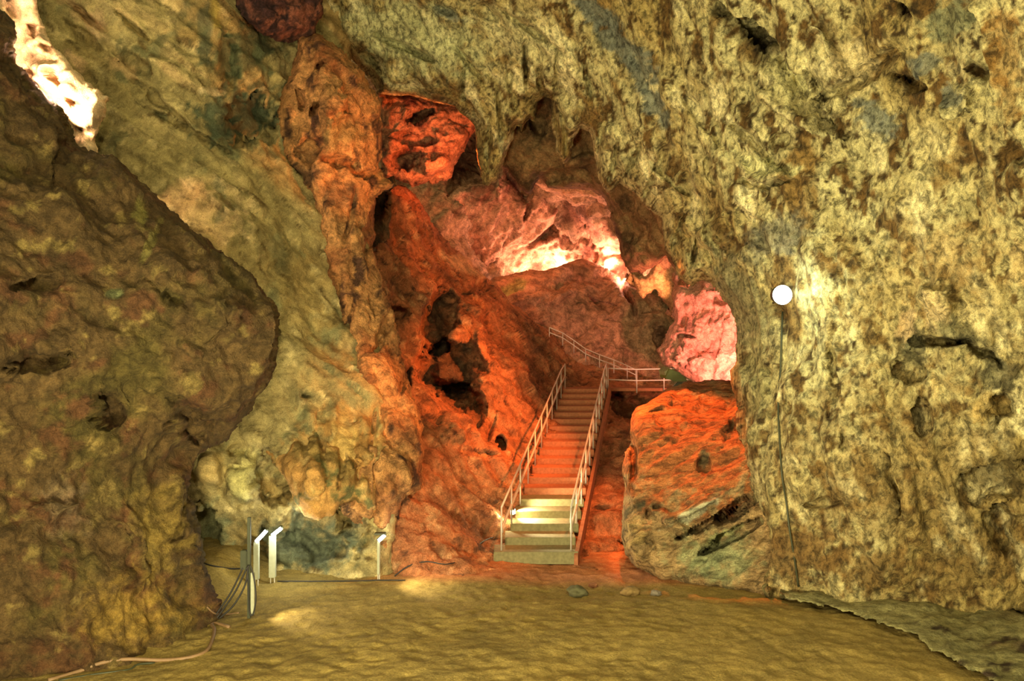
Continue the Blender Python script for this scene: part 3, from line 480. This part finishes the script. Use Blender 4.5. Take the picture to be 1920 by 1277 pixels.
# ---------------------------------------------------------------- small builders
def bm_obj(name, bm, m, parent=None, smooth=False):
    me = bpy.data.meshes.new(name); bm.normal_update(); bm.to_mesh(me); bm.free()
    if smooth:
        for p in me.polygons: p.use_smooth = True
    return link(name, me, m, parent)
def box(bm, x0, x1, y0, y1, z0, z1, bev=0.):
    r = bmesh.ops.create_cube(bm, size=1, matrix=Matrix.Translation(((x0+x1)/2, (y0+y1)/2, (z0+z1)/2)) @ Matrix.Diagonal((x1-x0, y1-y0, z1-z0, 1)))
    if bev:
        es = list({e for v in r['verts'] for e in v.link_edges}); bmesh.ops.bevel(bm, geom=es, offset=bev, segments=2, affect='EDGES')
    return bm
def tube(bm, pts, r, n=8, cap=True):
    pts = [Vector(p) for p in pts]; rings = []; prev = None
    for i, p in enumerate(pts):
        t = (pts[min(i+1, len(pts)-1)]-pts[max(i-1, 0)]).normalized()
        if prev is None: a = t.orthogonal().normalized()
        else: a = (prev-t*prev.dot(t)).normalized()
        prev = a; b = t.cross(a)
        rings.append([bm.verts.new(p+(a*math.cos(2*math.pi*k/n)+b*math.sin(2*math.pi*k/n))*r) for k in range(n)])
    for i in range(len(rings)-1):
        for k in range(n): bm.faces.new((rings[i][k], rings[i][(k+1) % n], rings[i+1][(k+1) % n], rings[i+1][k]))
    if cap: bm.faces.new(rings[0][::-1]); bm.faces.new(rings[-1])
    return bm
def smooth_path(pts, n=8):
    pts = [Vector(p) for p in pts]; out = []
    for i in range(len(pts)-1):
        p0, p1, p2, p3 = pts[max(i-1, 0)], pts[i], pts[i+1], pts[min(i+2, len(pts)-1)]
        for k in range(n):
            t = k/n; out.append(.5*((2*p1)+(p2-p0)*t+(2*p0-5*p1+4*p2-p3)*t*t+(3*p1-p0-3*p2+p3)*t**3))
    return out+[pts[-1]]
def empty(name, loc, label, cat, group=None, rz=0):
    o = bpy.data.objects.new(name, None); COL.objects.link(o); o.location = loc; o.rotation_euler = (0, 0, rz); return props(o, label, cat, group)

M_conc = plain('old_concrete', lin(122, 114, 78), .9, var=.25)
M_conc_lit = plain('orange_lit_concrete', lin(152, 94, 60), .9, var=.25)  # orange lamp light put into the colour of the concrete
M_galv = plain('galvanised_tube', lin(200, 190, 175), .5, .35)
M_black = plain('black_rubber', lin(38, 34, 32), .6)
M_cable = plain('brown_cable', lin(130, 100, 70), .6)
M_box = plain('dark_housing', lin(60, 62, 42), .5, .2)
M_white = plain('white_post', lin(165, 165, 140), .6)
M_green = plain('green_housing', lin(88, 92, 40), .5)
def lampmat(name, c, s): return plain(name, (.8, .8, .8), .4, 0, c, s)

# ---------------------------------------------------------------- stairs
NS = 19; RISE = .1816; TR = .689
def sx(y): return .55+(y-18.3)*(2.38/13.1)      # centre of the flight at distance y
stairs = empty('staircase', (.55, 18.3, 0), 'long concrete staircase climbing the red earth slope, worn grey at the foot, orange light painted in above', 'staircase')
for k in range(NS):
    y = 18.3+k*TR; c = sx(y); hw = .97 if k == 0 else .84; z = (k+1)*RISE
    bm = bmesh.new(); box(bm, c-hw-.55-.0*k, c+hw-.55, y-18.3, y-18.3+TR+.06, z-RISE*(1.0 if k == 0 else 1.25)-(.1 if k == 0 else 0), z, .012)
    s = bm_obj('step', bm, M_conc if k < 5 else M_conc_lit, stairs); s['label'] = 'worn grey concrete step' if k < 5 else 'concrete step with orange lamp light painted in'
# sloping kerb on the right of the flight
bm = bmesh.new(); y0, y1 = -.1, NS*TR; kx = .88
for (ya, yb) in ((y0, y1),):
    vs = []
    for y in (ya, yb):
        c = sx(y+18.3)-.55; z = y/TR*RISE
        for (dx, dz) in ((kx, -.25), (kx, .16), (kx+.09, .16), (kx+.09, -.25)): vs.append(bm.verts.new((c+dx, y, z+dz)))
    bm.faces.new(vs[:4]); bm.faces.new(vs[4:][::-1])
    for k in range(4): bm.faces.new((vs[k], vs[4+k], vs[4+(k+1) % 4], vs[(k+1) % 4]))
bmesh.ops.recalc_face_normals(bm, faces=bm.faces)
bm_obj('kerb', bm, M_conc_lit, stairs)  # reddish lamp light on the kerb comes from its painted colour
ytop = NS*TR; ct = sx(18.3+ytop)-.55
bm = bmesh.new(); box(bm, ct-.9, ct+5.0, ytop, ytop+1.7, NS*RISE-.12, NS*RISE, .02); bm_obj('landing', bm, M_conc_lit, stairs)
ZT = NS*RISE

def stz(y): return max(0, min((y-18.3)/TR*RISE+RISE, ZT))
def railing(name, side, label, ys):
    r = empty(name, (sx(ys[0])+side, ys[0], stz(ys[0])), label, 'handrail'); o = r.location
    H = .95
    for y in ys:
        z = stz(y); bm = bmesh.new(); tube(bm, [Vector((sx(y)+side, y, z-.1))-o, Vector((sx(y)+side, y, z+H))-o], .022); bm_obj('post', bm, M_galv, r, True)
    def P3(y, h): return Vector((sx(y)+side, y, stz(y)+h))-o
    bm = bmesh.new(); tube(bm, [P3(y, H) for y in ys], .026); bm_obj('top_rail', bm, M_galv, r, True)
    lo = [P3(y, .45) for y in ys]; lo[0] = P3(ys[0]+.05, .45)
    bm = bmesh.new(); tube(bm, [lo[0]+Vector((0, -.02, -.1))]+lo, .034); bm_obj('middle_rail', bm, M_galv, r, True)
    return r
ys = [18.45+i*1.27 for i in range(11)]
railing('handrail', -.82, 'left handrail of the concrete staircase, two rails on thin posts', ys)
railing('handrail', .785, 'right handrail of the concrete staircase, two rails on thin posts', ys)

def fence(name, label, pts, H, low, rad=.022, post_h=None):
    r = empty(name, pts[0], label, 'railing'); o = Vector(pts[0])
    for p in pts:
        bm = bmesh.new(); tube(bm, [Vector(p)-o-Vector((0, 0, .15)), Vector(p)-o+Vector((0, 0, H))], rad); bm_obj('post', bm, M_galv, r, True)
    for nm, h in (('top_rail', H), ('middle_rail', low)):
        bm = bmesh.new(); tube(bm, [Vector(p)-o+Vector((0, 0, h)) for p in pts], rad*1.1); bm_obj(nm, bm, M_galv, r, True)
    return r
fence('landing_railing', 'straight grey railing along the landing at the head of the stairs', [P(1140, 728, 31.3), P(1194, 730, 31.3), P(1245, 729, 31.3), P(1288, 728, 31.3), P(1318, 728, 31.3)], .78, .34)
fence('path_railing', 'bent thin railing climbing leftwards along the ridge path above the stairs', [P(1192, 712, 33.8), P(1176, 704, 34.2), P(1151, 693, 34.6), P(1124, 683, 35), P(1098, 672, 35.4), P(1076, 656, 35.6), P(1055, 642, 35.4), P(1030, 632, 35)], .42, .2, .02)

# floodlight housing on the landing railing
fl = empty('floodlight', P(1262, 722, 24.6), 'dark green boxy floodlight tilted behind the top of the boulder, back towards us', 'lamp')
def prism(bm, pts, off):
    a = [bm.verts.new(p) for p in pts]; b = [bm.verts.new(p+off) for p in pts]; n = len(a)
    bm.faces.new(a); bm.faces.new(b[::-1])
    for k in range(n): bm.faces.new((a[k], a[(k+1) % n], b[(k+1) % n], b[k]))
    bmesh.ops.recalc_face_normals(bm, faces=bm.faces)
o = fl.location
bm = bmesh.new(); prism(bm, [P(1256, 691, 24.4)-o, P(1276, 700, 24.4)-o, P(1291, 715, 24.4)-o, P(1268, 716, 24.4)-o, P(1248, 710, 24.4)-o], Vector((-.1, .5, .05))); bmesh.ops.bevel(bm, geom=list(bm.edges), offset=.02, segments=2, affect='EDGES'); bm_obj('housing', bm, M_green, fl)
bm = bmesh.new(); prism(bm, [P(1272, 716, 24.5)-o, P(1281, 716, 24.5)-o, P(1264, 737, 24.5)-o, P(1258, 728, 24.5)-o], Vector((0, .12, 0))); bm_obj('bracket', bm, M_box, fl)
bm = bmesh.new(); prism(bm, [P(1246, 697, 24.5)-o, P(1255, 690.5, 24.5)-o, P(1249, 709, 24.5)-o], Vector((-.1, .45, .05))); bm_obj('visor', bm, M_conc, fl)

# ---------------------------------------------------------------- step lamp at the stair foot
yl = 18.3+3.0*TR; xl = sx(yl)-.86
sl = empty('step_lamp', (xl, yl, stz(yl-.3)), 'small glowing lamp low at the left edge of the stairs', 'lamp')
bm = bmesh.new(); box(bm, -.07, .0, -.12, .12, 0, .14, .015); bm_obj('housing', bm, M_box, sl)
bm = bmesh.new(); tube(bm, [(-.035, -.13, .07), (-.035, -.15, .07)], .05, 16); bm_obj('lens', bm, lampmat('step_lamp_glow', (1, .86, .5), 9), sl)
bm = bmesh.new(); tube(bm, [(.0, 0, .07), (.02, 0, .07)], .06, 16); bm_obj('diffuser', bm, lampmat('step_lamp_side_glow', (1, .9, .6), 14), sl)
spot('step_lamp_light', (xl+.06, yl, stz(yl)+.18), (xl+1.2, yl-.1, stz(yl)-.15), (1, .86, .5), 420, 150, .6, .04)
point('step_lamp_spill', (xl-.25, yl-.35, stz(yl-.5)+.15), (1, .84, .45), 35, .04)

# ---------------------------------------------------------------- bollard lamps on the sand
def ground(u, v):
    d = EYE*F/(v-HZ); return P(u, v, d)
def zat(x, y): return float(sandz(np.array([x]), np.array([y]))[0])
def gp(u, v, lift=0.):
    p = ground(u, v); p.z = zat(p.x, p.y)+lift; return p
g = gp(468, 1160); bp = empty('cable_post', g, 'thin tall post at the dark outcrop with coiled black cables hanging on it', 'post')
H1 = 1.78; bm = bmesh.new(); box(bm, -.035, .02, -.03, .03, -.15, H1, .006); bm_obj('pole', bm, M_box, bp)
bm = bmesh.new(); box(bm, .022, .085, -.02, .03, .06, .8, .006); bm_obj('cover_strip', bm, M_white, bp)
bm = bmesh.new(); box(bm, -.15, -.036, -.06, .06, .86, 1.2, .012); bm_obj('junction_box', bm, M_box, bp)
bm = bmesh.new(); tube(bm, smooth_path([(.03, -.05, .95), (.10, -.06, .7), (.13, -.06, .35), (.08, -.06, .08), (.02, -.06, .12), (.0, -.06, .5), (-.02, -.05, .9)], 6), .014); cc = bm_obj('cable_loop', bm, M_black, bp, True)
for i, pts in enumerate(([(-.02, -.05, .92), (-.22, -.06, .5), (-.42, -.08, .2), (-.55, -.1, .02), (-.6, -.15, .0)], [(0, -.06, .95), (-.06, -.06, .6), (-.25, -.1, .25), (-.5, -.12, .02)], [(-.1, -.05, .9), (-.32, -.05, .45), (-.6, -.1, .03)])):
    bm = bmesh.new(); tube(bm, smooth_path(pts, 6), .016); bm_obj('cable_strand', bm, M_black, bp, True)
def bollard(name, u, v, H, wpx, label, tw, light, glass_w=.28, tilt=38):
    g = gp(u, v); b = empty(name, g, label, 'lamp', None)
    bm = bmesh.new(); box(bm, -tw/2, tw/2, -.05, .05, .12, H, .008); bm_obj('post', bm, M_white, b)
    for s in (-1, 1):
        bm = bmesh.new(); tube(bm, [(s*tw*.3, 0, -.1), (s*tw*.3, 0, .14)], .012); bm_obj('foot', bm, M_galv, b, True)
    a = math.radians(tilt); d = Vector((math.cos(a), 0, math.sin(a))); c0 = Vector((light*.02, -.02, H+.02))
    bm = bmesh.new(); tube(bm, [c0-d*.02, c0+d*(glass_w+.02)], .038, 12); bm_obj('lamp_head', bm, M_box, b, True)
    n = Vector((math.sin(a), 0, -math.cos(a)))*.012+Vector((0, -.03, 0))
    bm = bmesh.new(); tube(bm, [c0+n*1.2, c0+d*glass_w+n*1.2], .036, 12); bm_obj('lamp_glass', bm, lampmat(name+'_glow', (.97, 1, .93), 12), b, True)
    return b
M_post_c = M_white
bA = bollard('bollard_lamp', 511, 1095, .98, 14, 'taller white bollard lamp with bright slanted head in front of the green alcove', .13, 0, .24)
bB = bollard('bollard_lamp', 481, 1100, .88, 12, 'bollard lamp partly hidden behind the cable post, thin slanted glowing tube', .10, 0, .30, 47)
bC = bollard('bollard_lamp', 710, 1088, .82, 8, 'slim bollard lamp alone at the foot of the orange-lit rock rib', .05, 0, .17, 42)
bm = bmesh.new(); box(bm, -.08, .14, -.08, .08, .95, .985, .005); bm_obj('cap', bm, M_box, bC)
for b, u, v, wts in ((bA, 525, 985, 26), (bB, 500, 985, 14), (bC, 722, 1018, 12)):
    l = b.location; point('bollard_light', (l.x+.5, l.y-.1, l.z+1.0), (.95, 1, .85), wts, .08)
spot('sand_light', (g.x+.12, g.y-.02, g.z+.42), (g.x+2.6, g.y+.1, 0.05), (1, .84, .52), 110, 110, .7, .05)
spot('sand_light_far', P(730, 1030, 16.3), P(860, 1092, 16.2), (1, .82, .5), 120, 110, .7, .05)
# ---------------------------------------------------------------- flood lamp on the right wall
lp = on_surface([bvh(right), bvh(ceil)], 1467, 553, .35)
wl = empty('wall_floodlight', lp, 'round glaring white-green floodlight fixed on the right wall', 'lamp')
bm = bmesh.new(); tube(bm, [(0, .22, .02), (0, .06, 0), (0, .0, 0), (0, -.015, 0)], .17, 24); bm_obj('housing', bm, M_box, wl, True)
bm = bmesh.new(); bmesh.ops.create_uvsphere(bm, u_segments=24, v_segments=14, radius=.19, matrix=Matrix.Diagonal((1, .45, 1, 1))); bm_obj('lens', bm, lampmat('wall_flood_glow', (.86, 1, .88), 14), wl, True)
bm = bmesh.new(); tube(bm, [(0, .1, -.02), (.0, .3, -.1), (.0, .55, -.12)], .025); bm_obj('bracket', bm, M_box, wl, True)
point('wall_flood_light', (lp.x-.05, lp.y-.8, lp.z), WG, 55, .15)

# ---------------------------------------------------------------- cables
TR_R = [bvh(right), bvh(ceil)]; TR_F = [bvh(floor)]; TR_G = [bvh(floor), bvh(hillo)]; TR_L = [bvh(floor), bvh(outcrop)]
def cable(name, pix, rad, m, label, trees, off=.03):
    pts = [on_surface(trees, u, v, off) for u, v in pix]; o0 = pts[0].copy()
    bm = bmesh.new(); tube(bm, smooth_path([p-o0 for p in pts], 4), rad, 7); o = bm_obj(name, bm, m, None, True); o.location = o0; return props(o, label, 'cable')
cable('power_cable', [(1467, 585), (1465, 640), (1463, 700), (1459, 760), (1462, 830), (1466, 890), (1474, 940), (1480, 990), (1490, 1050), (1497, 1100)], .018, M_box, 'thin dark cable running down the right wall from the round floodlight', TR_R, .04)
cable('ground_cable', [(90, 1276), (150, 1258), (190, 1243), (240, 1236), (300, 1238), (350, 1234), (385, 1222), (398, 1200), (402, 1180), (397, 1172), (405, 1169), (430, 1176)], .03, M_cable, 'thick brown cable curving over the sand along the foot of the dark outcrop', TR_L, .03)
cable('ground_cable', [(110, 1276), (180, 1264), (240, 1256), (258, 1246), (290, 1243)], .016, M_box, 'thin dark cable below the thick brown one at bottom left', TR_L, .02)
cable('ground_cable', [(372, 1052), (395, 1060), (430, 1066), (455, 1066)], .016, M_black, 'black cable on the sand bank behind the cable post', [bvh(floor), bvh(olive)], .03)
cable('ground_cable', [(388, 1138), (402, 1150), (425, 1152), (448, 1149)], .014, M_cable, 'thin cable from the dark outcrop to the foot of the cable post', TR_L, .03)
cable('ground_cable', [(520, 1090), (600, 1090), (680, 1089), (706, 1088), (760, 1088)], .014, M_black, 'black cable lying along the alcove foot between the bollard lamps', TR_F, .03)
cable('ground_cable', [(740, 1080), (765, 1062), (800, 1053), (850, 1056), (905, 1016), (925, 1008)], .014, M_black, 'thin cable on the red earth leading to the foot of the stairs', TR_G, .03)

# ---------------------------------------------------------------- loose stones
def stone(u, v, r, label, c, seed, flat=.6):
    p = gp(u, v); bm = bmesh.new(); bmesh.ops.create_icosphere(bm, subdivisions=4, radius=r)
    co = np.array([q.co[:] for q in bm.verts]); n = fbm(co/r*1.1+seed*7.7, seed, 3)
    a, b = worley(co/r*1.2+seed*3.1, seed)
    for q, k, w_ in zip(bm.verts, n, a): q.co = q.co*(1+k*.5-w_*.25); q.co.z *= flat
    o = bm_obj('stone', bm, plain('stone_rock', c, .9, var=.2), None, True); o.location = p+Vector((0, 0, r*flat*.45)); return props(o, label, 'stone')
stone(1082, 1105, .22, 'angular dark green-grey stone on the sand before the stairs', lin(84, 80, 52), 2)
stone(1182, 1106, .20, 'brown stone on the sand at the foot of the boulder', lin(130, 104, 60), 5)
stone(1230, 1108, .12, 'small grey stone under the boulder overhang', lin(120, 110, 96), 8)
stone(1112, 1090, .10, 'little reddish stone on the earth behind the dark green-grey one', lin(140, 90, 60), 11)
for o in S.objects:
    if o.parent: continue
    n = o.name.split('.')[0]
    g_ = {'bollard_lamp': 'bollard lamps at the foot of the left wall', 'handrail': 'handrails of the staircase', 'stone': 'loose stones before the stairs', 'ground_cable': 'cables lying on the ground'}.get(n)
    if g_: o['group'] = g_
